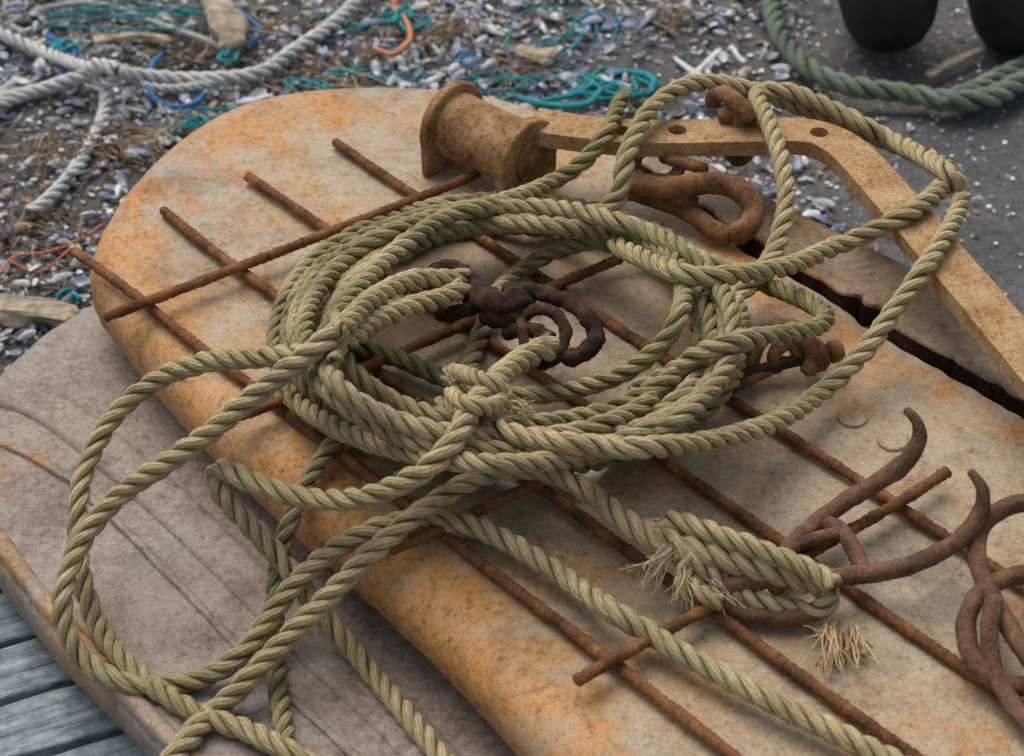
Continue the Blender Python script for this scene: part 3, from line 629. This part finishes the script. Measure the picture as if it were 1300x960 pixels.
def tangle(par,name,u,v,su,sv,n,r,mat):
    W=[]; a=random.random()*6
    for i in range(n): a+=random.uniform(0.6,2.8)*random.choice([1,1,-1]); W.append((u+su*math.cos(a)*random.uniform(.2,1)+random.uniform(-.4,.4)*su,v+sv*math.sin(a)*random.uniform(.2,1)+random.uniform(-.4,.4)*sv))
    cord(par,name,W,r,mat)
TC=empty('teal_net_cord')
cord(TC,'c1',[(690,128),(735,118),(760,100),(800,92),(830,102),(815,122),(770,112),(745,132),(700,134),(650,122)],.005,M_teal)
tangle(TC,'c2',770,112,60,20,18,.0022,M_teal); tangle(TC,'c3',510,22,45,20,18,.0022,M_teal); tangle(TC,'c4',80,62,26,14,10,.003,M_teal)
cord(TC,'c5',[(200,170),(260,150),(320,165),(380,140),(420,120),(500,112),(560,90)],.0018,M_teal)
tangle(TC,'c6',290,65,24,20,10,.003,M_teal); tangle(TC,'c7',90,375,18,9,7,.003,M_teal); tangle(TC,'c8',420,30,50,25,9,.0016,M_teal)
cord(TC,'c9',[(640,60),(660,20),(700,10),(740,30),(730,60),(690,80)],.0018,M_teal); tangle(TC,'c10',640,110,90,24,14,.0014,M_teal)
tangle(TC,'c11',180,20,120,22,14,.0016,M_teal); tangle(TC,'c12',270,160,80,30,12,.0014,M_teal); tangle(TC,'c13',740,40,60,30,14,.0014,M_teal); tangle(TC,'c14',480,90,60,16,12,.0018,M_teal)
tangle(TC,'c15',380,115,40,18,10,.0016,M_teal)
BC=empty('blue_cord')
cord(BC,'b1',[(205,68),(190,88),(188,112),(205,132),(240,134),(262,118)],.0045,M_blue); cord(BC,'b2',[(60,45),(95,70),(75,85),(100,95)],.005,M_blue)
cord(BC,'b3',[(300,10),(330,40),(310,60)],.004,M_blue); tangle(BC,'b4',760,28,40,18,8,.0022,M_blue); tangle(BC,'b5',590,75,30,10,8,.0018,M_blue)
OC=empty('orange_cord')
cord(OC,'o1',[(475,62),(500,68),(520,50),(515,25),(500,10),(508,-8)],.0045,M_orange)
cord(OC,'o2',[(0,345),(20,325),(60,320),(100,305),(130,285)],.0018,M_orange); cord(OC,'o3',[(10,330),(50,345),(90,315)],.0014,M_orange)
def wood(name,W,rad,mat,z0=0.0,flat=0.5,parent=None):
    W=np.asarray(W,float); D=catmull(W,10); C=resample(P(D[:,0],D[:,1],z0+D[:,2]),0.006); n=len(C)
    T,N,B=frames(C); th=np.linspace(0,2*np.pi,12,endpoint=False); ct=np.sign(np.cos(th))*np.abs(np.cos(th))**.6; st=np.sign(np.sin(th))*np.abs(np.sin(th))**.6
    rr=rad*(1+gsmooth(rng.normal(size=n),3)*.35); rr[0]*=.6;rr[-1]*=.5
    lump=1+gsmooth(rng.normal(size=(n,12)),2)*.35
    V=C[:,None,:]+(rr[:,None]*lump)[...,None]*(ct[None,:,None]*N[:,None,:]*flat+st[None,:,None]*B[:,None,:]); V=V.reshape(-1,3)
    Fs=grid_faces(n,12,0,True).tolist()+[list(range(12))[::-1],[(n-1)*12+j for j in range(12)]]
    return make_mesh(name,V,Fs,mat,parent,smooth=False)
wood('driftwood',[(262,-40,.03),(275,0,.035),(290,35,.03),(298,60,.02)],.022,M_drift)
wood('driftwood.001',[(-60,388,.015),(0,392,.015),(60,397,.015),(98,402,.015)],.021,M_drift)
wood('driftwood.002',[(120,55,.015),(170,45,.02),(215,50,.012)],.008,M_drift)
wood('driftwood.003',[(130,190,.012),(180,178,.015),(215,170,.012)],.010,M_drift)
wood('driftwood.004',[(1178,96,.01),(1215,76,.015),(1250,62,.015)],.008,M_drift)
wood('driftwood.005',[(655,62,.015),(685,70,.015),(705,74,.015)],.014,M_drift)
for i,(a,b_,c3,d3) in enumerate([(870,100,915,62),(855,72,890,96),(760,96,800,110),(395,20,425,10),(610,30,640,45),(300,130,345,120),(930,60,945,80)]):
    nm='bleached_stick' if i==0 else 'bleached_stick.%03d'%i
    wood(nm,[(a,b_,.012),((a+c3)/2,(b_+d3)/2+2,.014),(c3,d3,.012)],.004,M_ropew)
# rubber bobbins on axle (upper right)
BB=empty('rubber_bobbin_gear')
axd=np.array([1.0,0.12,0.0])
for i,(u,v) in enumerate([(1118,52),(1282,56)]):
    o=P(u,v,0.0); o[2]=0.108
    lathe('bobbin_%d'%i,[(-.07,.02),(-.07,.045),(-.064,.062),(-.056,.085),(-.042,.102),(-.02,.111),(0,.113),(.02,.111),(.042,.102),(.056,.085),(.064,.062),(.07,.045),(.07,.02)],o,axd,M_rubber,BB,48)
    if i==0: o0=o
tube('axle',[o0-axd*0.2,o0,o0+axd*0.3,o0+axd*0.6],.016,M_hook,BB,world=True,ds=0.01)
# planks under doors
PL=empty('wooden_plank_stack')
def plank(name,c,yaw,L,W,H,mat):
    bm=bmesh.new(); bmesh.ops.create_cube(bm,size=1); bmesh.ops.scale(bm,vec=(L,W,H),verts=bm.verts)
    bmesh.ops.subdivide_edges(bm,edges=[e for e in bm.edges if abs((e.verts[0].co-e.verts[1].co).x)>L*.5],cuts=24)
    for v_ in bm.verts: v_.co.y+=random.uniform(-.002,.002); v_.co.z+=random.uniform(-.001,.001)
    me=bpy.data.meshes.new(name); bm.to_mesh(me); bm.free(); me.materials.append(mat); o=bpy.data.objects.new(name,me); scene.collection.objects.link(o)
    o.location=c; o.rotation_euler=(0,random.uniform(-.01,.01),yaw); o.parent=PL; md=o.modifiers.new('b','BEVEL'); md.width=.003; md.segments=2
for i in range(7):
    c0=P(40,800,0.13); d=np.array([math.cos(.42),math.sin(.42),0]); nn=np.array([-d[1],d[0],0])
    c=c0+nn*(0.02-0.080*(i-1))+d*(0.1+random.uniform(-.05,.05)); plank('plank_%d'%i,(c[0],c[1],0.13+random.uniform(-.003,.003)),.42+random.uniform(-.015,.015),1.3,.072,.022,M_plank)
for i,s in enumerate((-.35,.1,.55)):
    c=c0+d*s-nn*0.12; plank('bearer_%d'%i,(c[0],c[1],0.055),.42+math.pi/2,.6,.09,.115,M_plank)
for i,(x_,y_) in enumerate([(-.25,.35),(.1,.15),(.45,-.25),(.3,-.6)]): plank('block_%d'%i,(x_,y_,0.08),.3,.14,.12,.17,M_drift)
# ------------------------------------------------------------------ light, world, camera
w=bpy.data.worlds.new('World'); scene.world=w; w.use_nodes=True; nt=w.node_tree; bg=nt.nodes['Background']
sky=nt.nodes.new('ShaderNodeTexSky'); sky.sky_type='NISHITA'; sky.sun_disc=False
EL,AZ=math.radians(62),math.radians(-30)
sky.sun_elevation=EL; sky.sun_rotation=AZ; sky.air_density=1.0; sky.dust_density=4.0; sky.ozone_density=0.5
hs=nt.nodes.new('ShaderNodeHueSaturation'); hs.inputs['Saturation'].default_value=0.45
nt.links.new(sky.outputs[0],hs.inputs['Color']); nt.links.new(hs.outputs[0],bg.inputs[0]); bg.inputs[1].default_value=0.15
L=bpy.data.lights.new('sun','SUN'); L.energy=1.5; L.angle=math.radians(50); L.color=(1,.96,.90)
lo=bpy.data.objects.new('sun',L); scene.collection.objects.link(lo)
dv=Vector((math.sin(AZ)*math.cos(EL),math.cos(AZ)*math.cos(EL),math.sin(EL))); lo.rotation_euler=dv.to_track_quat('Z','Y').to_euler()
cam=bpy.data.cameras.new('camera'); co=bpy.data.objects.new('camera',cam); scene.collection.objects.link(co)
co.location=(0,CAMY,CAMZ); co.rotation_euler=(math.pi/2-PITCH,0,0); cam.sensor_width=36; cam.lens=80; cam.clip_start=0.05; cam.clip_end=600
cam.dof.use_dof=True; cam.dof.focus_distance=2.27; cam.dof.aperture_fstop=7.5
scene.camera=co
scene.view_settings.view_transform='Standard'; scene.view_settings.look='None'; scene.view_settings.exposure=0
